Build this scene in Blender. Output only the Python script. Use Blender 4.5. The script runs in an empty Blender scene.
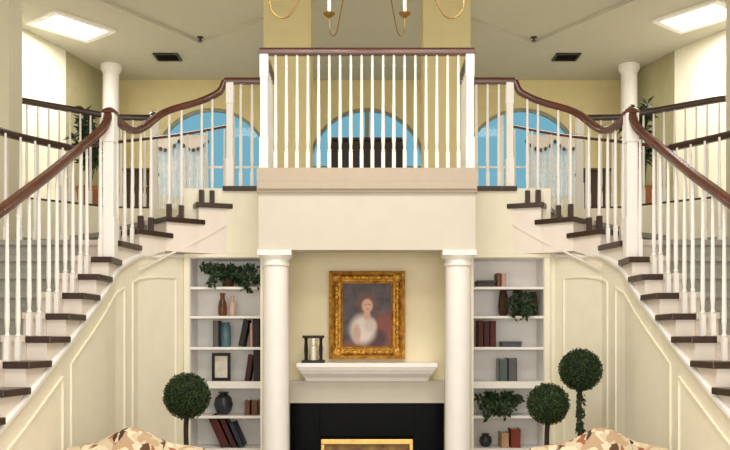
import bpy, bmesh, math, random
from mathutils import Vector, Matrix
random.seed(7)
PI = math.pi
S = bpy.context.scene
COL = S.collection
F = 850.0; EYE = 1.68; HX = 367.0; HY = 340.0

# ------------------------------------------------------------------ camera
cd = bpy.data.cameras.new('camera'); cam = bpy.data.objects.new('camera', cd); COL.objects.link(cam)
cam.location = (0, 0, EYE); cam.rotation_euler = (PI/2, 0, 0)
cd.sensor_width = 36.0; cd.lens = F/730*36.0
cd.shift_x = -2/730; cd.shift_y = 115/730
cd.clip_start = 0.05
S.camera = cam
# ------------------------------------------------------------------ world, lights, exposure
w = bpy.data.worlds.new('sky'); S.world = w; w.use_nodes = True
bg = w.node_tree.nodes['Background']
bg.inputs[0].default_value = (0.25, 0.57, 0.70, 1); bg.inputs[1].default_value = 0.95
def area(name, loc, rot, sx, sy, power, col):
    l = bpy.data.lights.new(name, 'AREA'); l.shape = 'RECTANGLE'; l.size = sx; l.size_y = sy
    l.energy = power; l.color = col
    o = bpy.data.objects.new(name, l); o.location = loc; o.rotation_euler = rot; COL.objects.link(o); return o
WARM = (1.0, 0.97, 0.92)
area('front_fill', (0, -2.6, 1.8), (PI/2, 0, 0), 7.0, 3.2, 310, (1.0, 0.99, 0.985))  # unseen fill behind the camera, added to brighten the front faces
for x in (-0.8, 0.8):
    for y in (1.5, 4.2):
        area('lobby_fill', (x, y, 5.25), (0, 0, 0), 1.2, 1.2, 55, WARM)  # added overhead fill for the lobby and stair walls, no fitting
for s in (-1, 1):
    area('gallery_area_light', (s*1.9, 9.3, 5.30), (0, 0, 0), 0.9, 0.6, 22, WARM)  # bare area lights under the gallery ceiling, no fitting modelled
S.view_settings.view_transform = 'Standard'; S.view_settings.look = 'None'
S.view_settings.gamma = 1.0; S.view_settings.use_curve_mapping = False
S.view_settings.exposure = -0.25

# ------------------------------------------------------------------ materials
def lin(c):
    return tuple(((v/255)/12.92 if v/255 <= 0.04045 else ((v/255+0.055)/1.055)**2.4) for v in c) + (1,)
def mat(name, rgb, rough=0.55, metal=0.0, var=0.06, scale=8.0, bump=0.0, bscale=60.0, spec=0.4, rgb2=None, stretch=None):
    m = bpy.data.materials.new(name); m.use_nodes = True
    nt = m.node_tree; b = nt.nodes['Principled BSDF']
    b.inputs['Roughness'].default_value = rough; b.inputs['Metallic'].default_value = metal
    b.inputs['Specular IOR Level'].default_value = spec
    tc = nt.nodes.new('ShaderNodeTexCoord'); mp = nt.nodes.new('ShaderNodeMapping')
    if stretch: mp.inputs['Scale'].default_value = stretch
    nt.links.new(tc.outputs['Object'], mp.inputs['Vector'])
    n = nt.nodes.new('ShaderNodeTexNoise'); n.inputs['Scale'].default_value = scale; n.inputs['Detail'].default_value = 4
    nt.links.new(mp.outputs[0], n.inputs['Vector'])
    r = nt.nodes.new('ShaderNodeValToRGB'); r.color_ramp.elements[0].position = 0.3; r.color_ramp.elements[1].position = 0.7
    c = lin(rgb); c2 = lin(rgb2) if rgb2 else tuple(min(1, v*(1+var)) for v in c[:3])+(1,)
    c1 = c if rgb2 else tuple(v*(1-var) for v in c[:3])+(1,)
    r.color_ramp.elements[0].color = c1; r.color_ramp.elements[1].color = c2
    nt.links.new(n.outputs['Fac'], r.inputs['Fac']); nt.links.new(r.outputs['Color'], b.inputs['Base Color'])
    if bump:
        nb = nt.nodes.new('ShaderNodeTexNoise'); nb.inputs['Scale'].default_value = bscale
        nt.links.new(tc.outputs['Object'], nb.inputs['Vector'])
        bp = nt.nodes.new('ShaderNodeBump'); bp.inputs['Strength'].default_value = bump; bp.inputs['Distance'].default_value = 0.01
        nt.links.new(nb.outputs['Fac'], bp.inputs['Height']); nt.links.new(bp.outputs[0], b.inputs['Normal'])
    return m
M = {}
M['white'] = mat('white_paint', (244, 240, 236), 0.45, var=0.02)
M['cream'] = mat('cream_wall_paint', (247, 240, 219), 0.7, var=0.025, bump=0.05)
M['fascia'] = mat('pale_peach_paint', (213, 204, 192), 0.65, var=0.02, bump=0.04)
M['alcove'] = mat('alcove_wall_paint', (244, 232, 198), 0.7, var=0.02, bump=0.04)
M['pier'] = mat('pale_pier_paint', (222, 215, 192), 0.6, var=0.02)
M['cornicew'] = mat('shaded_white_paint', (214, 208, 194), 0.5, var=0.02)  # mantel frieze: white with the shelf's shadow put into the colour
M['cornice'] = mat('beige_cornice_paint', (188, 173, 156), 0.6, var=0.02)
M['pinkwhite'] = mat('pale_stringer_paint', (243, 232, 222), 0.55, var=0.02)
M['yellow'] = mat('yellow_wall_paint', (222, 207, 158), 0.75, var=0.03, bump=0.05)
M['dimwall'] = mat('shaded_wall_paint', (172, 164, 128), 0.8, var=0.05, bump=0.05)  # gallery end wall: its shade is put into this paint colour
M['ceil'] = mat('ceiling_paint', (194, 190, 174), 0.85, var=0.02, bump=0.08)
M['wood'] = mat('mahogany', (54, 32, 20), 0.32, var=0.25, scale=5, stretch=(6, 6, 1), spec=0.6)
M['rail'] = mat('polished_mahogany_rail', (84, 40, 26), 0.24, var=0.25, scale=6, spec=0.8)
M['carpet'] = mat('grey_carpet', (164, 160, 152), 0.95, var=0.12, scale=90, bump=0.4, bscale=300, spec=0.1)
M['border'] = mat('pale_carpet_border', (232, 220, 210), 0.95, var=0.06, scale=90, bump=0.4, bscale=300, spec=0.1)
M['floor'] = mat('lobby_carpet', (200, 190, 172), 0.95, var=0.15, scale=40, bump=0.4, bscale=200, spec=0.1)
M['black'] = mat('black_stone', (5, 7, 8), 0.3, var=0.5, scale=7, spec=0.06)
M['soot'] = mat('firebox_black', (14, 12, 11), 0.9, var=0.3)
M['dark'] = mat('dark_furniture_wood', (38, 26, 22), 0.4, var=0.3, scale=6)
M['cabwood'] = mat('brown_cabinet_wood', (72, 56, 46), 0.45, var=0.2, scale=6)
M['iron'] = mat('dark_metal', (30, 25, 24), 0.4, metal=0.5, var=0.2)
M['brass'] = mat('brass', (204, 170, 104), 0.3, metal=0.9, var=0.12, scale=20)
M['antique'] = mat('antique_brass', (150, 116, 62), 0.4, metal=0.85, var=0.12, scale=20)
M['gold'] = mat('gilt', (150, 96, 28), 0.38, metal=0.55, scale=26, rgb2=(222, 170, 78), bump=0.6, bscale=70)
M['leaf'] = mat('topiary_leaf', (18, 38, 11), 0.65, scale=30, rgb2=(58, 82, 32))
M['leafdark'] = mat('trailing_leaf', (26, 42, 22), 0.55, scale=30, rgb2=(54, 78, 42))
M['core'] = mat('leaf_core', (14, 28, 12), 0.9)
M['bark'] = mat('bark', (58, 44, 34), 0.85, var=0.3, scale=40, bump=0.5)
M['terracotta'] = mat('terracotta', (150, 92, 62), 0.7, var=0.15)
M['vent'] = mat('vent_metal', (64, 60, 54), 0.5, metal=0.3)
M['paper'] = mat('book_pages', (226, 216, 196), 0.9)
M['candle'] = mat('candle_wax', (238, 228, 204), 0.5)
M['brownvase'] = mat('brown_glaze', (112, 66, 30), 0.25, var=0.4, scale=12)
M['pink'] = mat('pink_ceramic', (214, 180, 164), 0.3)
M['teal'] = mat('teal_glaze', (92, 124, 134), 0.3, var=0.2)
M['slate'] = mat('slate_glaze', (48, 50, 58), 0.3, var=0.3)
M['greenjar'] = mat('green_glaze', (60, 80, 72), 0.3, var=0.3)
M['wicker'] = mat('wicker', (70, 48, 32), 0.85, var=0.4, scale=60, bump=0.8, bscale=120)
M['photo'] = mat('photo_print', (196, 186, 172), 0.5, scale=14, rgb2=(232, 226, 214))
M['frame_w'] = mat('window_frame_grey', (150, 148, 130), 0.5)
M['navy'] = mat('navy_cloth', (38, 44, 58), 0.7)
def bookmat(n, c): M[n] = mat('book_cloth_'+n, c, 0.65, var=0.12)
for n, c in dict(bkblack=(40, 32, 34), bkred=(84, 30, 28), bkmaroon=(66, 28, 30), bkpink=(190, 150, 140), bkbrown=(110, 74, 52), bkrust=(128, 52, 30), bktan=(182, 146, 110), bknavy=(42, 50, 66), bkgrey=(92, 90, 92)).items(): bookmat(n, c)

def emit(name, c, st):
    m = bpy.data.materials.new(name); m.use_nodes = True; nt = m.node_tree
    b = nt.nodes['Principled BSDF']; b.inputs['Base Color'].default_value = c
    b.inputs['Emission Color'].default_value = c; b.inputs['Emission Strength'].default_value = st; return m
M['bulb'] = emit('lit_bulb', (1, 0.9, 0.75, 1), 8.0)
M['lamp'] = emit('lit_diffuser', (1, 0.95, 0.86, 1), 6.0)
def clear(name, tint, gloss=0.06):
    m = bpy.data.materials.new(name); m.use_nodes = True; nt = m.node_tree
    for n in list(nt.nodes):
        if n.type != 'OUTPUT_MATERIAL': nt.nodes.remove(n)
    out = nt.nodes['Material Output']; t = nt.nodes.new('ShaderNodeBsdfTransparent'); t.inputs[0].default_value = tint
    g = nt.nodes.new('ShaderNodeBsdfGlossy'); g.inputs['Roughness'].default_value = 0.05
    mx = nt.nodes.new('ShaderNodeMixShader'); mx.inputs[0].default_value = gloss
    nt.links.new(t.outputs[0], mx.inputs[1]); nt.links.new(g.outputs[0], mx.inputs[2]); nt.links.new(mx.outputs[0], out.inputs[0]); return m
M['glass'] = clear('window_glass', (0.88, 0.96, 1.0, 1), 0.02)
M['clearglass'] = clear('clear_glass', (0.95, 0.95, 0.93, 1), 0.1)
def sheer():
    m = bpy.data.materials.new('white_sheer'); m.use_nodes = True; nt = m.node_tree
    b = nt.nodes['Principled BSDF']; b.inputs['Base Color'].default_value = lin((246, 244, 240)); b.inputs['Roughness'].default_value = 0.9
    tc = nt.nodes.new('ShaderNodeTexCoord'); wv = nt.nodes.new('ShaderNodeTexNoise'); wv.inputs['Scale'].default_value = 14
    nt.links.new(tc.outputs['Object'], wv.inputs['Vector'])
    mr = nt.nodes.new('ShaderNodeMapRange'); mr.inputs[3].default_value = 0.5; mr.inputs[4].default_value = 0.9
    nt.links.new(wv.outputs['Fac'], mr.inputs[0]); nt.links.new(mr.outputs[0], b.inputs['Alpha'])
    tl = b.inputs.get('Transmission Weight'); tl.default_value = 0.0
    return m
M['sheer'] = sheer()
def floral():
    m = bpy.data.materials.new('floral_upholstery'); m.use_nodes = True; nt = m.node_tree
    b = nt.nodes['Principled BSDF']; b.inputs['Roughness'].default_value = 0.9; b.inputs['Specular IOR Level'].default_value = 0.15
    tc = nt.nodes.new('ShaderNodeTexCoord'); n = nt.nodes.new('ShaderNodeTexNoise'); n.inputs['Scale'].default_value = 9; n.inputs['Detail'].default_value = 2
    nt.links.new(tc.outputs['Object'], n.inputs['Vector'])
    ad = nt.nodes.new('ShaderNodeMixRGB'); ad.inputs[0].default_value = 0.14
    nt.links.new(tc.outputs['Object'], ad.inputs[1]); nt.links.new(n.outputs['Color'], ad.inputs[2])
    v = nt.nodes.new('ShaderNodeTexVoronoi'); v.inputs['Scale'].default_value = 24
    nt.links.new(ad.outputs[0], v.inputs['Vector'])
    sp = nt.nodes.new('ShaderNodeSeparateColor'); nt.links.new(v.outputs['Color'], sp.inputs[0])
    r = nt.nodes.new('ShaderNodeValToRGB'); r.color_ramp.interpolation = 'CONSTANT'
    stops = [(0, (214, 196, 166)), (0.34, (194, 164, 134)), (0.52, (104, 76, 56)), (0.62, (232, 216, 188)), (0.82, (162, 104, 76)), (0.90, (78, 62, 46))]
    e = r.color_ramp.elements; e[0].color = lin(stops[0][1]); e[1].position = stops[1][0]; e[1].color = lin(stops[1][1])
    for p, c in stops[2:]: q = e.new(p); q.color = lin(c)
    nt.links.new(sp.outputs[0], r.inputs['Fac']); nt.links.new(r.outputs['Color'], b.inputs['Base Color']); return m
M['floral'] = floral()
def portrait():
    m = bpy.data.materials.new('portrait_oil_paint'); m.use_nodes = True; nt = m.node_tree
    b = nt.nodes['Principled BSDF']; b.inputs['Roughness'].default_value = 0.5
    tc = nt.nodes.new('ShaderNodeTexCoord')
    n = nt.nodes.new('ShaderNodeTexNoise'); n.inputs['Scale'].default_value = 12
    nt.links.new(tc.outputs['Object'], n.inputs['Vector'])
    r = nt.nodes.new('ShaderNodeValToRGB'); r.color_ramp.elements[0].color = lin((48, 40, 50)); r.color_ramp.elements[1].color = lin((98, 80, 84))
    r.color_ramp.elements[0].position = 0.3; r.color_ramp.elements[1].position = 0.75
    nt.links.new(n.outputs['Fac'], r.inputs['Fac']); cur = r.outputs['Color']
    def blob(c, rad, rgb, soft=0.35):
        nonlocal cur
        a = nt.nodes.new('ShaderNodeVectorMath'); a.operation = 'SUBTRACT'; a.inputs[1].default_value = (c[0], 0, c[1])
        nt.links.new(tc.outputs['Object'], a.inputs[0])
        d = nt.nodes.new('ShaderNodeVectorMath'); d.operation = 'MULTIPLY'; d.inputs[1].default_value = (1/rad[0], 0, 1/rad[1])
        nt.links.new(a.outputs[0], d.inputs[0])
        l = nt.nodes.new('ShaderNodeVectorMath'); l.operation = 'LENGTH'; nt.links.new(d.outputs[0], l.inputs[0])
        mr = nt.nodes.new('ShaderNodeMapRange'); mr.interpolation_type = 'SMOOTHSTEP'
        mr.inputs[1].default_value = 1+soft; mr.inputs[2].default_value = 1-soft; nt.links.new(l.outputs['Value'], mr.inputs[0])
        x = nt.nodes.new('ShaderNodeMixRGB'); x.inputs[2].default_value = lin(rgb)
        nt.links.new(mr.outputs[0], x.inputs[0]); nt.links.new(cur, x.inputs[1]); cur = x.outputs[0]
    blob((0.15, -0.12), (0.10, 0.14), (128, 62, 50)); blob((0, -0.27), (0.24, 0.06), (120, 66, 44))
    blob((0.08, -0.2), (0.09, 0.08), (70, 30, 34)); blob((0.0, 0.10), (0.078, 0.09), (104, 66, 50))
    blob((-0.035, -0.12), (0.105, 0.12), (218, 206, 198)); blob((0.03, -0.09), (0.05, 0.06), (206, 190, 184))
    blob((-0.09, -0.16), (0.035, 0.08), (196, 160, 144)); blob((0.0, 0.0), (0.028, 0.045), (206, 162, 140))
    blob((0.002, 0.08), (0.046, 0.058), (214, 168, 144), 0.25)
    blob((-0.014, 0.09), (0.007, 0.005), (90, 58, 50)); blob((0.02, 0.09), (0.007, 0.005), (90, 58, 50)); blob((0.003, 0.052), (0.012, 0.004), (168, 84, 76))
    nt.links.new(cur, b.inputs['Base Color']); return m
M['portrait'] = portrait()

# ------------------------------------------------------------------ helpers
ORG = {}
def tag(o, label=None, cat=None, group=None, kind=None):
    if label: o['label'] = label
    if cat: o['category'] = cat
    if group: o['group'] = group
    if kind: o['kind'] = kind
    return o
def empty(name, loc, label, cat, group=None):
    o = bpy.data.objects.new(name, None); o.empty_display_size = 0.1; o.location = loc; COL.objects.link(o)
    ORG[o.name] = Vector(loc); return tag(o, label, cat, group)
class MB:
    def __init__(s): s.v = []; s.f = []; s.mi = []; s.m = 0
    def add(s, vs, fs):
        b = len(s.v); s.v += [Vector(p) for p in vs]; s.f += [tuple(i+b for i in f) for f in fs]; s.mi += [s.m]*len(fs)
        return s
    def box(s, x0, x1, y0, y1, z0, z1):
        return s.add([(x0, y0, z0), (x1, y0, z0), (x1, y1, z0), (x0, y1, z0), (x0, y0, z1), (x1, y0, z1), (x1, y1, z1), (x0, y1, z1)],
              [(0, 3, 2, 1), (4, 5, 6, 7), (0, 1, 5, 4), (1, 2, 6, 5), (2, 3, 7, 6), (3, 0, 4, 7)])
    def prism(s, poly, z0, z1):
        # z0 / z1 numbers or per-vertex lists
        n = len(poly); a = z0 if isinstance(z0, (list, tuple)) else [z0]*n; b = z1 if isinstance(z1, (list, tuple)) else [z1]*n
        vs = [(p[0], p[1], a[i]) for i, p in enumerate(poly)]+[(p[0], p[1], b[i]) for i, p in enumerate(poly)]
        return s.add(vs, [tuple(range(n))[::-1], tuple(range(n, 2*n))]+[(i, (i+1) % n, n+(i+1) % n, n+i) for i in range(n)])
    def obox(s, c, ax, ay, az, hx, hy, hz):
        c = Vector(c); vs = []
        for k in (-1, 1):
            for i, j in ((-1, -1), (1, -1), (1, 1), (-1, 1)): vs.append(c+ax*hx*i+ay*hy*j+az*hz*k)
        return s.add(vs, [(0, 3, 2, 1), (4, 5, 6, 7), (0, 1, 5, 4), (1, 2, 6, 5), (2, 3, 7, 6), (3, 0, 4, 7)])
    def lathe(s, c, prof, n=20):
        vs = []; fs = []
        for r, z in prof:
            for i in range(n):
                a = 2*PI*i/n; vs.append((c[0]+r*math.cos(a), c[1]+r*math.sin(a), c[2]+z))
        for k in range(len(prof)-1):
            for i in range(n): fs.append((k*n+i, k*n+(i+1) % n, (k+1)*n+(i+1) % n, (k+1)*n+i))
        fs.append(tuple(range(n))[::-1]); fs.append(tuple(range((len(prof)-1)*n, len(prof)*n)))
        return s.add(vs, fs)
    def sweep(s, path, sec, up=Vector((0, 0, 1))):
        # sec: list of (side, up) offsets, path: points
        path = [Vector(p) for p in path]; n = len(sec); vs = []; fs = []
        for i, p in enumerate(path):
            t = (path[min(i+1, len(path)-1)]-path[max(i-1, 0)]).normalized()
            u0 = up if abs(t.dot(up)) < 0.97 else Vector((0, 1, 0))
            sd = t.cross(u0).normalized(); uu = sd.cross(t).normalized()
            for a, b in sec: vs.append(p+sd*a+uu*b)
        for i in range(len(path)-1):
            for j in range(n): fs.append((i*n+j, i*n+(j+1) % n, (i+1)*n+(j+1) % n, (i+1)*n+j))
        fs.append(tuple(range(n))[::-1]); fs.append(tuple(range((len(path)-1)*n, len(path)*n)))
        return s.add(vs, fs)
    def tube(s, path, r, n=8): return s.sweep(path, [(r*math.cos(2*PI*i/n), r*math.sin(2*PI*i/n)) for i in range(n)])
    def ball(s, c, r, n=16, sq=(1, 1, 1)):
        prof = []
        vs = []; fs = []; m = n//2
        for k in range(m+1):
            th = PI*k/m; rr = max(math.sin(th), 0.02)
            for i in range(n):
                a = 2*PI*i/n; vs.append((c[0]+r*sq[0]*rr*math.cos(a), c[1]+r*sq[1]*rr*math.sin(a), c[2]-r*sq[2]*math.cos(th)))
        for k in range(m):
            for i in range(n): fs.append((k*n+i, k*n+(i+1) % n, (k+1)*n+(i+1) % n, (k+1)*n+i))
        fs.append(tuple(range(n))[::-1]); fs.append(tuple(range(m*n, (m+1)*n)))
        return s.add(vs, fs)
    def leaf(s, p, nrm, ln, wd):
        nrm = Vector(nrm).normalized(); t = nrm.orthogonal().normalized()
        t.rotate(Matrix.Rotation(random.uniform(0, 2*PI), 3, nrm)); b = nrm.cross(t); p = Vector(p)
        return s.add([p, p+t*ln*.5+b*wd*.5+nrm*ln*.12, p+t*ln, p+t*ln*.5-b*wd*.5+nrm*ln*.12], [(0, 1, 2), (0, 2, 3)])
    def build(s, name, mats, parent=None, smooth=False, bevel=0, world=False):
        me = bpy.data.meshes.new(name); o0 = Vector((0, 0, 0))
        if parent is not None: o0 = ORG[parent.name]
        me.from_pydata([tuple(p-o0) for p in s.v], [], s.f)
        ml = mats if isinstance(mats, (list, tuple)) else [mats]
        for m in ml: me.materials.append(m)
        for i, p in enumerate(me.polygons): p.material_index = s.mi[i]
        bm = bmesh.new(); bm.from_mesh(me); bmesh.ops.recalc_face_normals(bm, faces=bm.faces); bm.to_mesh(me); bm.free()
        if smooth:
            for p in me.polygons: p.use_smooth = True
            me.set_sharp_from_angle(angle=math.radians(40))
        o = bpy.data.objects.new(name, me); COL.objects.link(o)
        if parent is not None: o.parent = parent; ORG[o.name] = o0
        else: ORG[o.name] = o0
        if bevel:
            b = o.modifiers.new('bevel', 'BEVEL'); b.width = bevel; b.segments = 2; b.limit_method = 'ANGLE'
        return o
def struct(name, mb, m, **k): return tag(mb.build(name, m, **k), kind='structure')
def X(px, d): return (px-HX)*d/F
def Z(py, d): return EYE+(HY-py)*d/F
SIDE = {-1: 'left', 1: 'right'}
CEIL = 5.35; UP = 3.03

# ================================================================== THE SETTING
struct('floor', MB().box(-5.2, 5.2, -3, 12.4, -0.1, 0), M['floor'])
struct('ceiling', MB().box(-5.2, 5.2, -3, 12.4, CEIL, CEIL+0.1), M['ceil'])
struct('wall_rear', MB().box(-5.2, 5.2, -3.1, -3.0, 0, CEIL), M['cream'])
# back wall with three arched windows
WY = 12.0; WR = 0.83; SPR = 4.13; SILL = 3.66; WX = {1: X(211.5, 12), 2: 0.0, 3: -X(211.5, 12)}
mb = MB(); N = 24
def wallquad(x0, x1, za0, zb0, za1, zb1):
    mb.add([(x0, WY, za0), (x1, WY, za1), (x1, WY, zb1), (x0, WY, zb0), (x0, WY+.2, za0), (x1, WY+.2, za1), (x1, WY+.2, zb1), (x0, WY+.2, zb0)],
           [(0, 1, 2, 3), (7, 6, 5, 4), (0, 4, 5, 1), (3, 2, 6, 7)])
xs = -5.2
for k in (1, 2, 3):
    c = WX[k]; wallquad(xs, c-WR, 0, CEIL, 0, CEIL); wallquad(c-WR, c+WR, 0, SILL, 0, SILL)
    for i in range(N):
        a0 = PI-PI*i/N; a1 = PI-PI*(i+1)/N
        wallquad(c+WR*math.cos(a0), c+WR*math.cos(a1), SPR+WR*math.sin(a0), CEIL, SPR+WR*math.sin(a1), CEIL)
    for sx in (-1, 1):
        x = c+sx*WR; mb.add([(x, WY, SILL), (x, WY+.2, SILL), (x, WY+.2, SPR), (x, WY, SPR)], [(0, 1, 2, 3)])
    xs = c+WR
wallquad(xs, 5.2, 0, CEIL, 0, CEIL)
struct('wall_back', mb, M['yellow'])
for k in (1, 2, 3):
    c = WX[k]; fr = MB()
    path = [(c-WR+.02, WY+.06, SILL+.02), (c-WR+.02, WY+.06, SPR)]+[(c+(WR-.02)*math.cos(PI-PI*i/N), WY+.06, SPR+(WR-.02)*math.sin(PI-PI*i/N)) for i in range(1, N)]+[(c+WR-.02, WY+.06, SPR), (c+WR-.02, WY+.06, SILL+.02)]
    fr.sweep(path, [(-.02, -.03), (.02, -.03), (.02, .03), (-.02, .03)], up=Vector((0, 1, 0)))
    fr.box(c-WR, c+WR, WY+.03, WY+.09, SILL, SILL+.05)
    e = tag(fr.build('window_%d' % k, M['frame_w']), kind='structure')
    mu = MB()
    off = {1: 0.29, 2: 0, 3: -0.29}[k]
    mu.box(c+off-.03, c+off+.03, WY+.04, WY+.08, SILL+.05, SPR+math.sqrt(WR**2-off**2)-.03)
    mu.box(c-WR+.03, c+WR-.03, WY+.045, WY+.075, SPR-.015, SPR+.015)
    mu.build('mullion', M['white'] if k != 2 else M['frame_w'], e)
    gl = MB(); pts = [(c-WR+.03, SILL+.04), (c+WR-.03, SILL+.04)]+[(c+(WR-.03)*math.cos(PI*i/N), SPR+(WR-.03)*math.sin(PI*i/N)) for i in range(N+1)]
    gl.add([(p[0], WY+.065, p[1]) for p in pts], [tuple(range(len(pts)))]); gl.build('pane', M['glass'], e)

for s in (-1, 1):
    sd = SIDE[s]
    # outer walls
    struct('wall_%s' % sd, MB().box(s*5.2, s*5.3, -3, 12.4, 0, CEIL), M['cream'])
    # gallery side wall: bright leg, then a leg with its shade painted in
    def poly_wall(name, pts, z0, z1, m, th=0.08):
        b = MB()
        for (a, c_) in zip(pts[:-1], pts[1:]):
            d = Vector((c_[0]-a[0], c_[1]-a[1])).normalized(); n = Vector((-d.y, d.x))*th
            if n.x < 0: n = -n
            b.prism([(s*a[0], a[1]), (s*c_[0], c_[1]), (s*(c_[0]+n.x), c_[1]+n.y), (s*(a[0]+n.x), a[1]+n.y)], z0, z1)
        return struct(name, b, m)
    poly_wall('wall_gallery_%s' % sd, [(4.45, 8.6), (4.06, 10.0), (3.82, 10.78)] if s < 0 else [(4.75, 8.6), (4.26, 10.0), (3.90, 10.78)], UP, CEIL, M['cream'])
    poly_wall('wall_gallery_end_%s' % sd, [(3.82 if s < 0 else 3.90, 10.78), (3.62, 11.7), (3.62, 12.0)], UP, CEIL, M['dimwall'])
    # upper floor
    half = [(0, 7.52), (1.24, 7.52), (1.35, 8.55), (1.9, 8.75), (2.6, 8.7), (3.3, 8.1), (4.2, 7.4), (5.2, 7.4), (5.2, 12), (0, 12)]
    struct('floor_upper_%s' % sd, MB().prism([(s*a, b) for a, b in half], 2.66, UP), [M['cream']])
    poly_wall('wall_under_gallery_%s' % sd, [(1.42, 8.66), (1.9, 8.87), (2.65, 8.82), (3.35, 8.22), (4.25, 7.5), (5.2, 7.5)], 0, 2.66, M['cream'], 0.06)
    # wall over the bookcase / below the landing edge
    struct('wall_over_bookcase_%s' % sd, MB().box(s*0.82, s*1.62, 7.5, 7.52, 2.42, UP-.012).box(s*.82, s*1.62, 7.515, 7.56, 2.42, 2.66), M['cream'])
    # side wall of the alcove
    struct('wall_alcove_%s' % sd, MB().box(s*0.80, s*0.86, 6.86, 7.82, 0, 2.66), M['cream'])
struct('wall_alcove_back', MB().box(-.80, .80, 7.3, 7.4, 0, 2.66), M['alcove'])
# bridge
b = MB(); b.box(-.855, .855, 6.70, 6.90, 2.39, 2.84); b.box(-.855, -.80, 6.90, 7.52, 2.66, 2.84); b.box(.80, .855, 6.90, 7.52, 2.66, 2.84)
struct('wall_bridge_beam', b, M['fascia'])
struct('floor_bridge', MB().box(-.865, .865, 6.66, 7.52, 2.925, UP).box(-.799, .799, 6.9, 7.52, 2.64, 2.84), M['cornice'])
t = MB(); t.box(-.866, .866, 6.675, 7.5, 2.84, 2.925)
t.sweep([(-.86, 6.672, 2.895), (.86, 6.672, 2.895)], [(0.02, -.03), (0.02, .028), (-.02, .028), (-.012, 0.0), (-.004, -.03)])
struct('trim_1', t, M['cornice'], smooth=False)
# ceiling coffer mouldings
for s in (-1, 1):
    b = MB(); pts = [(3.5, 8.2), (2.88, 9.17), (2.06, 10.47), (1.24, 9.8), (0.75, 9.4)]
    b.sweep([(s*a, y, CEIL-.02) for a, y in pts], [(-.06, -.02), (.06, -.02), (.06, .03), (-.06, .03)])
    struct('trim_%d' % (3+s), b, M['ceil'])

# ================================================================== STAIRCASES
P = {0: (1.24, 7.5), 1: (1.47, 7.42), 2: (1.71, 7.25), 3: (1.87, 6.99), 4: (1.945, 6.64), 5: (1.94, 6.38), 6: (1.95, 6.12), 7: (1.965, 5.85), 8: (1.97, 5.56), 9: (1.985, 5.27), 10: (2.0, 4.98), 11: (2.03, 4.70)}
O = {0: (1.35, 8.55), 1: (1.85, 8.33), 2: (2.3, 7.95), 3: (2.62, 7.5), 4: (3.08, 6.64)}
for k in range(12, 21): P[k] = (2.03+.008*(k-11), 4.70-.28*(k-11))
for k in range(5, 21): O[k] = (3.1, P[k][1])
def zt(k): return UP-.15*k+(.024 if k > 3 else .012 if k == 3 else 0)
def bot(k): return max(0.0, min(zt(k)-.25, 2.44))
def unit(a, b):
    d = Vector((b[0]-a[0], b[1]-a[1])); return d.normalized()
BAL = {}
def baluster_mesh(h, m, key):
    kk = (round(h, 3), key)
    if kk in BAL: return BAL[kk]
    b = MB(); q = .0145
    if key == 'dark': b.m = 1; b.box(-.021, .021, -.021, .021, 0, .115); b.m = 0; z0 = .115
    else: b.box(-q, q, -q, q, 0, .14); z0 = .14
    b.lathe((0, 0, z0), [(.011, 0), (.0165, .012), (.011, .028), (.0155, .10), (.0115, (h-z0)*.62), (.0095, h-z0-.10), (.013, h-z0-.09), (.0095, h-z0-.075), (.0095, h-z0)], 8)
    ml = [m, M['wood']] if key == 'dark' else [m]
    o = b.build('baluster', ml); me = o.data; bpy.data.objects.remove(o); BAL[kk] = me; return me
def put_baluster(parent, p, h, key='w'):
    o = bpy.data.objects.new('baluster', baluster_mesh(h, M['white'], key)); COL.objects.link(o); o.parent = parent
    o.location = Vector(p)-ORG[parent.name]
    return o
RAILSEC = [(-.022, -.028), (.022, -.028), (.034, -.006), (.032, .014), (.018, .028), (-.018, .028), (-.032, .014), (-.034, -.006)]
def newel(parent, p, h, half=.05, cap=True):
    b = MB(); x, y, z = p
    b.box(x-half, x+half, y-half, y+half, z, z+h*.28)
    b.box(x-half*.82, x+half*.82, y-half*.82, y+half*.82, z+h*.28, z+h*.8)
    b.box(x-half*.95, x+half*.95, y-half*.95, y+half*.95, z+h*.8, z+h)
    n = b.build('newel_post', M['white'], parent, bevel=.004)
    if cap:
        c = MB(); c.lathe((x, y, z+h), [(half*1.25, 0), (half*1.35, .012), (half*1.1, .03), (half*.6, .045), (half*.2, .052)], 16)
        c.build('newel_cap', M['rail'], n, smooth=True)
    return n
def spline(pts, n=6):
    pts = [Vector(p) for p in pts]; out = []
    for i in range(len(pts)-1):
        p0 = pts[max(i-1, 0)]; p1 = pts[i]; p2 = pts[i+1]; p3 = pts[min(i+2, len(pts)-1)]
        for j in range(n):
            t = j/n; out.append(.5*((2*p1)+(p2-p0)*t+(2*p0-5*p1+4*p2-p3)*t*t+(3*p1-p0-3*p2+p3)*t**3))
    return out+[pts[-1]]
def lerp2(a, b, t): return (a[0]+(b[0]-a[0])*t, a[1]+(b[1]-a[1])*t)
def rail_h(k): return 1.0 if k >= 5 else (.97 if k > 3 else .89)

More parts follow.
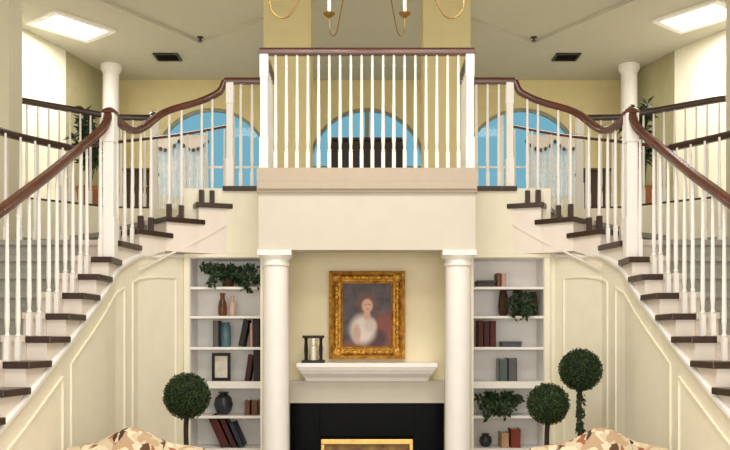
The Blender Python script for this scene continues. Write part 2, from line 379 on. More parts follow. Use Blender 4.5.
def staircase(s):
    sd = SIDE[s]
    root = empty('staircase', (s*2.55, 2.3, 0), 'curving double-flight staircase with mahogany treads rising on the %s side of the lobby' % sd, 'staircase', 'matching curved staircases')
    body = MB()
    for k in range(20, 0, -1):
        poly = [P[k], O[k], O[k-1], P[k-1]]
        body.prism([(s*a, b_) for a, b_ in poly], [bot(k), bot(k), bot(k-1), bot(k-1)], zt(k)-.034)
    body.build('stringer', M['pinkwhite'], root)
    car = MB()
    for k in range(20, 0, -1):
        a, o_ = P[k], O[k]; a2, o2 = P[k-1], O[k-1]
        w_ = math.hypot(o_[0]-a[0], o_[1]-a[1]); d = unit(a, o_); fw = Vector((d.y, -d.x))
        if fw.y > 0 or k <= 2 and fw.x < 0 and False: fw = -fw
        heading = unit(lerp2(a, o_, .5), lerp2(a2, o2, .5))
        if fw.dot(heading) > 0: fw = -fw        # fw points down the stairs
        # wooden end with a returned nosing
        wd = .125 if k > 3 else .2; tw = wd/w_
        ia = (a[0]-d.x*.035+fw.x*.03, a[1]-d.y*.035+fw.y*.03)
        d2 = unit(a2, o2); ib = (a2[0]-d2.x*.035, a2[1]-d2.y*.035)
        if k <= 3: ib = (ib[0]-fw.x*.06, ib[1]-fw.y*.06)
        fo = lerp2(a, o_, tw); bo = lerp2(a2, o2, tw)
        tr = MB(); tr.prism([(s*x, y) for x, y in (ia, (fo[0]+fw.x*.03, fo[1]+fw.y*.03), bo, ib)], zt(k)-.042, zt(k))
        tr.build('tread', M['wood'], root, bevel=.006)
        # carpet: pale border then grey runner, over tread and riser
        t0, t1, t2 = tw, (wd+.15)/w_, 1-.03/w_
        for (ta, tb, mi) in ((t0, t1, 1), (t1, t2, 0)):
            car.m = mi
            f0 = lerp2(a, o_, ta); f1 = lerp2(a, o_, tb); b0 = lerp2(a2, o2, ta); b1 = lerp2(a2, o2, tb)
            g = .028
            F0 = (f0[0]+fw.x*g, f0[1]+fw.y*g); F1 = (f1[0]+fw.x*g, f1[1]+fw.y*g)
            car.prism([(s*x, y) for x, y in (F0, F1, b1, b0)], zt(k)-.036, zt(k)+.006)
            h = .008
            H0 = (f0[0]+fw.x*h, f0[1]+fw.y*h); H1 = (f1[0]+fw.x*h, f1[1]+fw.y*h)
            car.prism([(s*x, y) for x, y in (H0, H1, f1, f0)], max(0.001, zt(k)-.15), zt(k)-.03)
    car.build('carpet_runner', [M['carpet'], M['border']], root)
    # landing nosing at the top
    n0 = MB(); n0.box(s*.86, s*1.27, 7.465, 7.56, UP-.036, UP+.004); n0.build('landing_nosing', M['wood'], root, bevel=.006)
    # inner handrail: lower flight to the newel
    def inset(k): return .125 if k >= 6 else .07 if k == 5 else .035
    def ip(k, t=0.0):          # inset point on the inner line, fraction t towards the next step up
        p = lerp2(P[k], P[k-1], t) if k > 0 else P[0]
        d = unit(P[k], O[k]); return (p[0]+d.x*inset(k), p[1]+d.y*inset(k))
    low = []
    for k in range(20, 5, -1): q = ip(k); low.append((s*q[0], q[1], zt(k)+.90))
    low += [(s*1.99, 6.36, 3.25), (s*1.972, 6.44, 3.34), (s*1.972, 6.48, 3.40)]
    MB().sweep(spline(low, 3), RAILSEC).build('handrail', M['rail'], root, smooth=True)
    newel(root, (s*1.972, 6.51, zt(5)), 3.41-zt(5), .05)
    up = [(s*1.968, 6.55, 3.43), (s*1.955, 6.68, 3.40), (s*1.915, 6.90, 3.385), (s*1.86, 7.05, 3.44)]
    q = ip(2); up.append((s*q[0], q[1], zt(2)+.90)); q = ip(1); up.append((s*q[0], q[1], zt(1)+.885))
    up += [(s*1.335, 7.52, 3.855), (s*1.29, 7.53, 3.90), (s*1.262, 7.535, 3.965), (s*1.22, 7.54, 3.975), (s*.9, 7.54, 3.975)]
    MB().sweep(spline(up, 4), RAILSEC).build('handrail', M['rail'], root, smooth=True)
    # inner balusters
    def rail_z_lo(k, t): return zt(k)+.15*t+.90-.028
    for k in range(20, 4, -1):
        for t in (.12, .60):
            if k == 5 and t > .5: continue
            q = ip(k, t); hh = rail_z_lo(k, t)-zt(k); put_baluster(root, (s*q[0], q[1], zt(k)), hh)
    upv = [Vector(p) for p in spline(up, 8)]
    def rz(x, y):
        return min(upv, key=lambda v: (v.x-x)**2+(v.y-y)**2).z-.026
    for t in (.15, .5, .85):
        q = ip(4, t); put_baluster(root, (s*q[0], q[1], zt(4)), rz(s*q[0], q[1])-zt(4))
    for k in (3, 2, 1):
        for t in (.14, .52):
            q = ip(k, t); put_baluster(root, (s*q[0], q[1], zt(k)), rz(s*q[0], q[1])-zt(k), 'dark')
    newel(root, (s*1.215, 7.545, UP), .93, .036, False)
    for i in range(3):
        x = 1.12-.1*i; put_baluster(root, (s*x, 7.54, UP), .945)
    # outer handrail and balusters
    def op(k, t=0.0):
        p = lerp2(O[k], O[k-1], t) if k > 0 else O[0]
        d = unit(O[k], P[k]); return (p[0]+d.x*.05, p[1]+d.y*.05)
    out = []
    for k in range(20, 4, -1): q = op(k); out.append((s*q[0], q[1], zt(k)+.95))
    out += [(s*3.03, 6.64, 3.37), (s*2.93, 7.0, 3.37), (s*2.62, 7.47, 3.37)]
    ov = spline(out, 4); MB().sweep(ov, RAILSEC).build('handrail', M['wood'], root, smooth=True)
    ou = [out[-1]]
    for k in (2, 1, 0): q = op(k); ou.append((s*q[0], q[1], zt(k)+.80))
    ou = spline(ou, 4); MB().sweep(ou, [(a*.6, b_*.5) for a, b_ in RAILSEC]).build('handrail', M['rail'], root, smooth=True); ov = ov+ou
    for k in range(20, 4, -1):
        for t in ((.12, .60) if k < 13 else (.3,)):
            q = op(k, t); put_baluster(root, (s*q[0], q[1], zt(k)), .915+.15*t)
    def oz(x, y): return min(ov, key=lambda v: (v.x-x)**2+(v.y-y)**2).z-.024
    for t in (.1, .25, .4, .55, .7, .85):
        q = op(4, t); put_baluster(root, (s*q[0], q[1], zt(4)), oz(s*q[0], q[1])-zt(4))
    for k in (3, 2, 1):
        for t in (.15, .5, .82):
            q = op(k, t); put_baluster(root, (s*q[0], q[1], zt(k)), oz(s*q[0], q[1])-zt(k))
    # wall under the flight, with mouldings
    wl = [(P[k][0]+.02, P[k][1]) for k in range(20, 3, -1)]+[(1.89, 7.02), (1.79, 7.2), (1.605, 7.5)]
    wt = [bot(k)+.06 for k in range(20, 3, -1)]+[bot(3)+.06, 2.435, 2.44]
    if s > 0: wl.append((1.555, 7.5)); wt.append(2.44)
    wb = MB()
    for i in range(len(wl)-1):
        a, c_ = wl[i], wl[i+1]
        if wt[i] < .08: continue
        dd = unit(a, c_); nn = Vector((dd.y, -dd.x))
        if nn.x < 0: nn = -nn
        nn *= .05
        wb.prism([(s*x, y) for x, y in (a, c_, (c_[0]+nn.x, c_[1]+nn.y), (a[0]+nn.x, a[1]+nn.y))], 0, [wt[i], wt[i+1], wt[i+1], wt[i]])
    struct('wall_stair_%s' % sd, wb, M['cream'])
    def trim(path, r, n):
        return struct('trim_%d' % n, MB().sweep(path, [(-r, -r*.5), (r, -r*.5), (r, r*.5), (r*.4, r), (-r*.4, r), (-r, r*.5)]), M['white'])
    # sloping trim below the steps
    tp = []
    for k in range(18, 2, -1): tp.append((s*(P[k][0]+.0), P[k][1], bot(k)+.035))
    tp += [(s*1.795, 7.185, 2.385), (s*1.70, 7.33, 2.405), (s*1.615, 7.465, 2.412)]
    trim(spline(tp, 2), .022, 10+s)
    MB().sweep(spline([(s*(P[k][0]-.004), P[k][1]-.004, zt(k)-.33) for k in (3, 2, 1, 0)], 4), [(-.009, -.008), (.009, -.008), (.009, .008), (-.009, .008)]).build('stringer_moulding', M['pinkwhite'], root)
    # panel mouldings on the wall
    def wy(y):
        for i in range(len(wl)-1):
            if wl[i][1] <= y <= wl[i+1][1]:
                f = (y-wl[i][1])/(wl[i+1][1]-wl[i][1]); return wl[i][0]+f*(wl[i+1][0]-wl[i][0])-.004, (wt[i]+f*(wt[i+1]-wt[i]))-.06
        return wl[-1][0], 2.4
    pn = MB(); sec = [(-.008, -.007), (.008, -.007), (.008, .007), (-.008, .007)]
    for (y0, y1) in ((3.4, 4.55), (4.7, 5.55), (5.7, 6.78), (6.92, 7.40)):
        ys = [y0+(y1-y0)*i/8 for i in range(9)]
        top = [(s*wy(y)[0], y, wy(y)[1]-.16) for y in ys]; z0 = .15
        pn.sweep(top, sec)
        for y in (y0, y1): pn.sweep([(s*wy(y)[0], y, z0), (s*wy(y)[0], y, wy(y)[1]-.16)], sec)
        pn.sweep([(s*wy(y)[0], y, z0) for y in ys], sec)
    struct('trim_%d' % (20+s), pn, M['cream'])
    return root
staircase(-1)
before = set(S.objects)
staircase(1)
for o in set(S.objects)-before:          # the right-hand flight stands a little further from the middle
    if o.parent is None: o.location.x += .05

# ================================================================== BRIDGE BALUSTRADE, COLUMNS, PIERS
bb = empty('balustrade', (0, 6.74, UP), 'straight white balustrade with mahogany handrail on the central bridge', 'railing')
r = MB(); r.sweep([(-.85, 6.74, 3.965), (.85, 6.74, 3.965)], RAILSEC); r.build('handrail', M['rail'], bb, smooth=True)
for s in (-1, 1):
    r = MB(); r.sweep([(s*.83, 6.74, 3.963), (s*.83, 7.5, 3.963)], RAILSEC); r.build('handrail', M['rail'], bb, smooth=True)
    newel(bb, (s*.815, 6.74, UP), .91, .036, False)
    for i in range(6): put_baluster(bb, (s*.83, 6.88+.1*i, UP), .91)
for i in range(18): put_baluster(bb, (-.725+1.45*i/17, 6.74, UP), .912)
for s in (-1, 1):
    sd = SIDE[s]
    g = empty('balustrade', (s*2.6, 8.72, UP), 'white gallery balustrade on the upper floor behind the %s staircase' % sd, 'railing', 'gallery balustrades')
    path = [(3.42, 8.10), (3.32, 8.16), (2.6, 8.78), (2.24, 8.80)]
    MB().sweep([(s*a, b_, UP+.95) for a, b_ in path], RAILSEC).build('handrail', M['wood'], g, smooth=True)
    MB().sweep([(s*a, b_, UP+.014) for a, b_ in path], [(-.025, -.012), (.025, -.012), (.025, .012), (-.025, .012)]).build('base_rail', M['wood'], g)
    for a, c_ in zip(path[:-1], path[1:]):
        L = math.hypot(c_[0]-a[0], c_[1]-a[1]); n = max(1, int(L/.105))
        for i in range(n):
            q = lerp2(a, c_, (i+.5)/n); put_baluster(g, (s*q[0], q[1], UP+.026), .90)
    newel(g, (s*2.2, 8.80, UP), .97, .04)
    # round columns carrying the bridge
    c = empty('column', (s*.728, 6.80, 0), 'round white column on the %s side of the fireplace alcove' % sd, 'column', 'round columns under the bridge')
    MB().lathe((s*.728, 6.80, 0), [(.102, .16), (.112, .2), (.108, .5), (.105, 1.6), (.1, 2.27)], 32).build('shaft', M['white'], c, smooth=True)
    MB().lathe((s*.728, 6.80, 0), [(.1, 2.262), (.112, 2.272), (.112, 2.29), (.104, 2.295), (.104, 2.315), (.125, 2.335), (.132, 2.35)], 32).box(s*.728-.134, s*.728+.134, 6.80-.13, 6.80+.1, 2.348, 2.389).build('capital', M['white'], c, smooth=True)
    MB().lathe((s*.728, 6.80, 0), [(.14, .07), (.15, .09), (.14, .12), (.12, .13), (.12, .17)], 32).box(s*.728-.15, s*.728+.15, 6.66, 6.94, 0, .07).build('base', M['white'], c, smooth=True)
    # square piers on the bridge back
    p = empty('pier', (s*.81, 9.0, UP), 'square cream pier rising to the ceiling behind the bridge, %s of the middle window' % sd, 'pillar', 'cream piers behind the bridge')
    MB().box(s*.585, s*1.078, 8.85, 9.2, UP, CEIL).build('shaft', M['yellow'], p)
    MB().box(s*.57, s*1.093, 8.835, 9.215, UP, UP+.14).build('base', M['white'], p)
    # outer pier next to the gallery rail
    u = 3.42 if s < 0 else 3.555
    p = empty('pier', (s*u, 7.9, 0), 'tall pale pier at the %s edge of the view beside the gallery' % sd, 'pillar', 'tall pale piers by the gallery')
    MB().box(s*u-.155, s*u+.155, 7.75, 8.05, 0, CEIL).build('shaft', M['pier'], p)
    MB().box(s*u-.175, s*u+.175, 7.73, 8.07, 0, .16).build('base', M['white'], p)
    # slim round column on the gallery
    x = -3.42 if s < 0 else 3.50
    c = empty('column', (x, 11.35, UP), 'slim round white column on the %s gallery near the back wall' % sd, 'column', 'gallery columns')
    MB().lathe((x, 11.35, UP), [(.11, .1), (.11, 1.6), (.105, CEIL-UP-.11)], 24).build('shaft', M['white'], c, smooth=True)
    MB().lathe((x, 11.35, UP), [(.105, CEIL-UP-.12), (.125, CEIL-UP-.08), (.14, CEIL-UP-.06), (.14, CEIL-UP)], 24).build('capital', M['white'], c, smooth=True)
    MB().lathe((x, 11.35, UP), [(.17, 0), (.17, .05), (.14, .11)], 24).build('base', M['white'], c, smooth=True)

# ================================================================== GALLERY THINGS
for s in (-1, 1):
    sd = SIDE[s]
    # recessed ceiling light
    c = Vector((-3.45, 9.93, CEIL)) if s < 0 else Vector((3.75, 9.62, CEIL)); ax = Vector((s*-.63, .777, 0)); ay = Vector((-ax.y, ax.x, 0)); az = Vector((0, 0, 1))
    t = empty('ceiling_light', c, 'bright square recessed ceiling light over the %s gallery' % sd, 'ceiling light', 'recessed gallery lights')
    f = MB()
    for k in (-1, 1):
        f.obox(c+ay*k*.27-az*.015, ax, ay, az, .40, .035, .015); f.obox(c+ax*k*.37-az*.015, ax, ay, az, .035, .235, .015)
    f.build('frame', M['white'], t)
    MB().obox(c-az*.008, ax, ay, az, .336, .236, .006).build('diffuser', M['lamp'], t)
    area('ceiling_lamp', (c.x, c.y, CEIL-.03), (0, 0, math.atan2(ax.y, ax.x)), .66, .46, 36, WARM)
    # vent
    x = s*2.58
    v = empty('ceiling_vent', (x, 11.0, CEIL), 'small dark ceiling vent grille above the %s staircase' % sd, 'vent', 'dark ceiling vents')
    f = MB(); f.box(x-.16, x+.16, 10.86, 10.89, CEIL-.02, CEIL); f.box(x-.16, x+.16, 11.11, 11.14, CEIL-.02, CEIL); f.box(x-.16, x-.135, 10.89, 11.11, CEIL-.02, CEIL); f.box(x+.135, x+.16, 10.89, 11.11, CEIL-.02, CEIL)
    f.build('frame', M['vent'], v)
    sl = MB()
    for i in range(7): sl.obox((x, 10.905+.032*i, CEIL-.01), Vector((1, 0, 0)), Vector((0, .8, .6)), Vector((0, -.6, .8)), .135, .012, .002)
    sl.box(x-.135, x+.135, 10.89, 11.11, CEIL-.003, CEIL-.001)
    sl.build('louvre', M['iron'], v)
    # sprinkler head
    x = s*2.02
    sp = empty('sprinkler', (x, 10.3, CEIL), 'tiny metal sprinkler head on the ceiling %s of the bridge' % sd, 'sprinkler', 'ceiling sprinklers')
    MB().lathe((x, 10.3, CEIL), [(.015, -.05), (.03, -.045), (.012, -.04), (.012, -.012), (.04, -.008), (.04, 0)], 12).build('head', M['vent'], sp, smooth=True)
    # low dark cabinet
    x = s*2.62
    cb = empty('cabinet', (x, 9.85, UP), 'small dark wooden cabinet behind the curve of the %s stair rail' % sd, 'cabinet', 'dark cabinets on the gallery')
    MB().box(x-.16, x+.16, 9.7, 10.0, UP+.06, UP+.58).build('body', M['cabwood'], cb, bevel=.006)
    MB().box(x-.175, x+.175, 9.68, 10.02, UP+.58, UP+.61).build('top', M['cabwood'], cb, bevel=.006)
    d = MB().box(x-.14, x+.14, 9.685, 9.70, UP+.09, UP+.56); d.box(x-.10, x+.10, 9.678, 9.686, UP+.14, UP+.51)
    dd = d.build('door', M['cabwood'], cb); MB().ball((x+.11, 9.67, UP+.4), .013, 10).build('knob', M['brass'], dd, smooth=True)
    for i in (-1, 1):
        for j in (-1, 1): MB().box(x+i*.13-.02, x+i*.13+.02, 9.85+j*.12-.02, 9.85+j*.12+.02, UP, UP+.062).build('leg', M['dark'], cb)
    # potted plant on the gallery
    x = s*3.0; y = 9.2
    pl = empty('potted_plant', (x, y, UP), 'leafy dark green potted plant behind the %s gallery railing' % sd, 'plant', 'gallery plants')
    MB().lathe((x, y, UP), [(.1, 0), (.14, .25), (.15, .26), (.15, .3), (.13, .3), (.12, .27), (.01, .27)], 20).build('pot', M['terracotta'], pl, smooth=True)
    st = MB(); lf = MB()
    for i in range(11):
        a = random.uniform(0, 2*PI); rr = random.uniform(.03, .2 if s < 0 else .26); hh = random.uniform(.75, 1.22)
        tip = Vector((x+rr*math.cos(a), y+rr*math.sin(a), UP+hh)); base = Vector((x, y, UP+.26))
        mid = base.lerp(tip, .5)+Vector((0, 0, .08)); pts = spline([base, mid, tip], 5); st.tube(pts, .006, 5)
        for q in pts[4:]:
            for _ in range(5): lf.leaf(q, (random.uniform(-1, 1), random.uniform(-1, .4), random.uniform(.1, 1)), random.uniform(.08, .15), .045)
    st.build('stem', M['bark'], pl); lf.build('foliage', M['leafdark'], pl)
    # sheer curtain with swagged fringe over the outer half of the side window
    cx = WX[1 if s < 0 else 3]; x0 = cx+s*.80; x1 = cx+s*.06
    cu = empty('curtain', ((x0+x1)/2, 11.9, UP), 'white sheer curtain with swag over the outer half of the %s arched window' % sd, 'curtain', 'sheer curtains')
    pv = MB(); n = 60
    for i in range(n+1):
        t_ = i/n; xx = x0+(x1-x0)*t_; yy = 11.9+.03*math.sin(t_*40)
        zz = min(4.42, SPR+math.sqrt(max(0, (WR+.03)**2-(xx-cx)**2)))
        pv.v += [Vector((xx, yy, UP+.05)), Vector((xx, yy, zz))]
    pv.f = [(2*i, 2*i+2, 2*i+3, 2*i+1) for i in range(n)]; pv.mi = [0]*n
    pv.build('panel', M['sheer'], cu, smooth=True)
    sw = MB(); fr = MB()
    for (a, c_) in ((x0, cx+s*.42), (cx+s*.42, cx+s*.02)):
        za = 4.52; top = []; lo = []
        for i in range(13):
            t_ = i/12; xx = a+(c_-a)*t_; sag = .12*math.sin(PI*t_)
            top.append((xx, 11.85, za+.05-sag*.3)); lo.append((xx, 11.82, za-.06-sag))
        b0 = len(sw.v); sw.v += [Vector(p) for p in top]+[Vector(p) for p in lo]
        for i in range(12): sw.f.append((b0+i, b0+i+1, b0+14+i, b0+13+i)); sw.mi.append(0)
        for i in range(0, 13, 2): fr.ball((lo[i][0], lo[i][1], lo[i][2]-.02), .022, 8, (1, 1, 1.4))
    sw.build('swag', M['border'], cu, smooth=True); fr.build('fringe', M['bkbrown'], cu, smooth=True)
# wide dark cabinet in front of the middle window
cb = empty('cabinet', (0, 11.55, UP), 'wide black cabinet in front of the middle arched window', 'cabinet')
MB().box(-.5, .5, 11.35, 11.75, UP+.08, 4.34).build('body', M['dark'], cb, bevel=.006)
MB().box(-.53, .53, 11.32, 11.78, 4.34, 4.38).build('top', M['dark'], cb, bevel=.006)
for k in (-1, 1):
    d = MB(); d.box(k*.01, k*.48, 11.33, 11.35, UP+.11, 4.31); d.box(k*.07, k*.42, 11.32, 11.332, UP+.2, 4.22)
    dd = d.build('door', M['dark'], cb); MB().ball((k*.04, 11.315, UP+.66), .015, 10).build('knob', M['brass'], dd, smooth=True)
    for j in (-1, 1): MB().box(k*.46-.03, k*.46+.03, 11.55+j*.16-.03, 11.55+j*.16+.03, UP, UP+.082).build('leg', M['dark'], cb)

# chandelier
ch = empty('chandelier', (0, 5.0, 3.55), 'brass chandelier hanging in front of the bridge at the top edge', 'chandelier')
MB().tube([(0, 5.0, 3.95), (0, 5.0, CEIL)], .009, 8).build('rod', M['antique'], ch)
MB().lathe((0, 5.0, CEIL), [(.02, -.08), (.07, -.03), (.075, 0)], 20).build('ceiling_rose', M['antique'], ch, smooth=True)
MB().lathe((0, 5.0, 3.72), [(.008, 0), (.03, .02), (.05, .06), (.02, .1), (.03, .14), (.015, .2), (.012, .3)], 20).build('hub', M['antique'], ch, smooth=True)
for i in range(8):
    a = PI*i/4+PI/8; dx, dy = math.cos(a), math.sin(a)
    pts = [(.02, 3.80), (.14, 3.70), (.26, 3.74), (.36, 3.80), (.44, 3.70), (.51, 3.605), (.58, 3.60), (.64, 3.66), (.65, 3.75)]
    arm = MB().tube(spline([(dx*r_, 5+dy*r_, z_+.06) for r_, z_ in pts], 5), .0042, 6).build('arm', M['antique'], ch, smooth=True)
    MB().lathe((dx*.65, 5+dy*.65, 3.81), [(.006, -.01), (.035, .01), (.04, .022), (.014, .024)], 14).build('drip_pan', M['antique'], arm, smooth=True)
    MB().lathe((dx*.65, 5+dy*.65, 3.83), [(.011, 0), (.011, .09), (.003, .1)], 10).build('candle', M['candle'], arm, smooth=True)
    MB().lathe((dx*.65, 5+dy*.65, 3.93), [(.004, 0), (.014, .02), (.012, .04), (.002, .065)], 10).build('bulb', M['bulb'], arm, smooth=True)
    pl = bpy.data.lights.new('candle_bulb', 'POINT'); pl.energy = 5.0; pl.color = (1, .95, .88); pl.shadow_soft_size = .03
    po_ = bpy.data.objects.new('candle_bulb', pl); po_.location = (dx*.65, 5+dy*.65, 4.05); COL.objects.link(po_)

# ================================================================== FIREPLACE
fp = empty('fireplace', (0, 7.2, 0), 'white mantelpiece with black stone surround between the two round columns', 'fireplace')
ms = MB(); prof = [(7.0, 1.455, .582), (7.0, 1.49, .582)]
ms.box(-.582, .582, 7.0, 7.3, 1.452, 1.49)
ms.box(-.57, .57, 7.02, 7.3, 1.43, 1.452)
ms.build('mantel_shelf', M['white'], fp, bevel=.004)
cr = MB(); lv = [(.56, 7.03, 1.43), (.545, 7.05, 1.40), (.52, 7.10, 1.365), (.51, 7.12, 1.335)]
for (a, c_) in zip(lv[:-1], lv[1:]):
    cr.add([(-a[0], a[1], a[2]), (a[0], a[1], a[2]), (a[0], 7.3, a[2]), (-a[0], 7.3, a[2]), (-c_[0], c_[1], c_[2]), (c_[0], c_[1], c_[2]), (c_[0], 7.3, c_[2]), (-c_[0], 7.3, c_[2])],
           [(0, 1, 2, 3), (7, 6, 5, 4), (0, 4, 5, 1), (1, 5, 6, 2), (2, 6, 7, 3), (3, 7, 4, 0)])
cr.build('crown_moulding', M['white'], fp)
fz = MB().box(-.66, .66, 7.22, 7.3, 1.16, 1.336); fz.box(-.66, .66, 7.205, 7.3, 1.145, 1.17); fz.build('frieze', M['cornicew'], fp, bevel=.003)
sr = MB(); sr.box(-.655, -.40, 7.24, 7.3, 0, 1.145); sr.box(.40, .655, 7.24, 7.3, 0, 1.145); sr.box(-.40, .40, 7.24, 7.3, .86, 1.145)
sr.build('surround', M['black'], fp, bevel=.002)
MB().box(-.40, .40, 7.285, 7.299, 0, .86).build('firebox', M['soot'], fp)
MB().box(-.80, .80, 6.95, 7.24, 0, .035).build('hearth', M['black'], fp)
fs = empty('fire_screen', (0, 7.17, .035), 'gold framed fire screen standing before the black fireplace', 'fire screen')
f = MB(); f.box(-.39, .39, 7.15, 7.19, .80, .845); f.box(-.39, -.355, 7.15, 7.19, .07, .80); f.box(.355, .39, 7.15, 7.19, .07, .80); f.box(-.39, .39, 7.15, 7.19, .07, .105)
f.build('frame', M['brass'], fs, bevel=.006)
MB().box(-.355, .355, 7.167, 7.173, .105, .80).build('panel', mat('fire_screen_panel', (96, 50, 30), .5, scale=12, rgb2=(150, 120, 60)), fs)
for k in (-1, 1): MB().box(k*.33-.02, k*.33+.02, 7.08, 7.26-.03, .035, .07).build('foot', M['brass'], fs, bevel=.004)

# portrait in the gilt frame
pd = 7.24; px0, px1, pz0, pz1 = X(329, pd), X(405, pd), Z(359, pd), Z(271, pd)
pc = ((px0+px1)/2, pd, (pz0+pz1)/2)
pt = empty('painting', (pc[0], pd, pz0), 'oil portrait of a figure in white in an ornate gold frame over the mantel', 'painting')
hw = (px1-px0)/2; hh = (pz1-pz0)/2; iw = hw-.118; ih = hh-.105
fr = MB()
def ring(a, b, ya, yb):     # mitred frame moulding between outer half-size a and inner half-size b
    A = [(-a[0], -a[1]), (a[0], -a[1]), (a[0], a[1]), (-a[0], a[1])]; B = [(-b[0], -b[1]), (b[0], -b[1]), (b[0], b[1]), (-b[0], b[1])]
    for i in range(4):
        j = (i+1) % 4
        vs = [(pc[0]+q[0], y, pc[2]+q[1]) for y, q in ((ya, A[i]), (ya, A[j]), (yb, B[j]), (yb, B[i]))]+[(pc[0]+q[0], 7.295, pc[2]+q[1]) for q in (A[i], A[j], B[j], B[i])]
        fr.add(vs, [(0, 1, 2, 3), (7, 6, 5, 4), (0, 4, 5, 1), (1, 5, 6, 2), (2, 6, 7, 3), (3, 7, 4, 0)])
ring((hw, hh), (hw-.025, hh-.025), 7.235, 7.225); ring((hw-.025, hh-.025), (iw+.05, ih+.05), 7.225, 7.262); ring((iw+.05, ih+.05), (iw+.02, ih+.02), 7.245, 7.24); ring((iw+.02, ih+.02), (iw, ih), 7.25, 7.27)
fro = fr.build('frame', M['gold'], pt)
orn = MB()
def run(n, fx):
    for i in range(n):
        t_ = (i+.5)/n; p, al = fx(t_)
        big = i % 2 == 0
        orn.ball((pc[0]+p[0], 7.236, pc[2]+p[1]), .026 if big else .016, 10, ((1.3, .6, .8) if al else (.8, .6, 1.3)))
mx = (hw+iw)/2-.006; mz = (hh+ih)/2-.004
for k in (-1, 1):
    run(15, lambda t_: ((-mx+2*mx*t_, k*mz), True)); run(17, lambda t_: ((k*mx, -mz+2*mz*t_), False))
    for j in (-1, 1): orn.ball((pc[0]+k*mx, 7.232, pc[2]+j*mz), .045, 12, (1, .5, 1))
orn.build('carving', M['gold'], fro, smooth=True)
pm = MB().box(-iw, iw, -.004, .004, -ih, ih); po = pm.build('canvas', M['portrait']); po.parent = pt; po.location = Vector((pc[0], 7.275, pc[2]))-ORG[pt.name]

# dark lantern on the mantel
lx = X(313.5, 7.1); lz = 1.49
ln = empty('lantern', (lx, 7.1, lz), 'small dark lantern with a pale candle on the left end of the mantel', 'lantern')
MB().box(lx-.095, lx+.095, 7.02, 7.18, lz, lz+.022).build('base', M['iron'], ln, bevel=.005)
MB().box(lx-.088, lx+.088, 7.025, 7.175, lz+.205, lz+.228).build('top', M['iron'], ln, bevel=.005)
for i in (-1, 1):
    for j in (-1, 1): MB().lathe((lx+i*.062, 7.1+j*.052, lz+.02), [(.014, 0), (.009, .02), (.013, .09), (.009, .16), (.014, .19)], 10).build('post', M['iron'], ln, smooth=True)
MB().lathe((lx, 7.1, lz+.022), [(.03, 0), (.03, .12), (.004, .125), (.003, .14)], 16).build('candle', M['candle'], ln, smooth=True)
MB().lathe((lx, 7.1, lz+.022), [(.045, 0), (.045, .18)], 20).build('glass', M['clearglass'], ln, smooth=True)

# ================================================================== BOOKCASES
SH = [2.149, 1.892, 1.618, 1.315, 1.012, .725, .40]
BX0, BX1 = .90, 1.555
def bookcase(s):
    sd = SIDE[s]
    r = empty('bookcase', (s*1.225, 7.6, 0), 'white built-in bookcase to the %s of the fireplace' % sd, 'bookcase', 'built-in bookcases')
    for k, u in (('a', BX0-.02), ('b', BX1)):
        MB().box(s*u, s*(u+.02), 7.48, 7.80, 0, 2.425).build('side_panel', M['white'], r)
    MB().box(s*(BX0-.02), s*(BX1+.02), 7.80, 7.815, 0, 2.425).build('back_panel', M['white'], r)
    MB().box(s*BX0, s*BX1, 7.48, 7.80, 2.40, 2.425).build('top_panel', M['white'], r)
    for i, z in enumerate(SH):
        th = .06 if i == 3 else .022
        MB().box(s*BX0, s*BX1, 7.485 if i != 3 else 7.475, 7.80, z-th, z).build('shelf', M['white'], r)
    MB().box(s*BX0, s*BX1, 7.50, 7.52, 0, .12).build('kickboard', M['white'], r)
    c = MB(); c.box(s*(BX1+.005), s*(BX1+.055), 7.465, 7.485, 0, 2.425); c.box(s*(BX0-.03), s*(BX1+.055), 7.455, 7.485, 2.405, 2.438); c.box(s*(BX0-.03), s*BX0, 7.465, 7.485, 0, 2.405)
    c.build('casing', M['cream'], r, bevel=.003)
for s in (-1, 1): bookcase(s)
BD = 7.6
def book(px0, px1, zs, h, m, label, cat='book', group=None, lean=0.0, d=.17, y0=7.53):
    x0, x1 = X(px0, y0), X(px1, y0); w_ = (x1-x0); cx = (x0+x1)/2
    r = empty('book', (cx, y0+d/2, zs), label, cat, group)
    # local frame, leaning by `lean` (radians, positive leans right) about its lower edge
    cs, sn = math.cos(lean), math.sin(lean)
    ax = Vector((cs, 0, -sn)); az = Vector((sn, 0, cs)); ay = Vector((0, 1, 0))
    piv = Vector((cx+(w_/2 if lean > 0 else -w_/2), y0+d/2, zs)) if lean else Vector((cx, y0+d/2, zs))
    ox = (-w_/2 if lean > 0 else w_/2) if lean else 0
    def pt_(a, b_, c_): return piv+ax*(a+ox)+ay*b_+az*c_
    cv = MB()
    cv.obox(pt_(-w_/2+.003, 0, h/2), ax, ay, az, .003, d/2, h/2); cv.obox(pt_(w_/2-.003, 0, h/2), ax, ay, az, .003, d/2, h/2)
    cv.obox(pt_(0, -d/2+.003, h/2), ax, ay, az, w_/2, .003, h/2)
    cv.build('cover', M[m], r)
    MB().obox(pt_(0, .0, h/2), ax, ay, az, max(.002, w_/2-.005), d/2-.006, h/2-.005).build('page_block', M['paper'], r)
    return r
def vase(px0, px1, zs, h, m, label, prof, cat='vase', y=7.62):
    x = X((px0+px1)/2, y); rad = (X(px1, y)-X(px0, y))/2
    r = empty('vase', (x, y, zs), label, cat)
    MB().lathe((x, y, zs), [(rad*a, h*b_) for a, b_ in prof], 24).build('body', M[m], r, smooth=True)
    rr, bb_ = prof[-1]; MB().lathe((x, y, zs), [(rad*rr*1.0, h*bb_-.008), (rad*rr*1.15, h*bb_-.002), (rad*rr*1.15, h*bb_+.004), (rad*rr*.8, h*bb_+.004)], 24).build('rim', M[m], r, smooth=True)
    return r
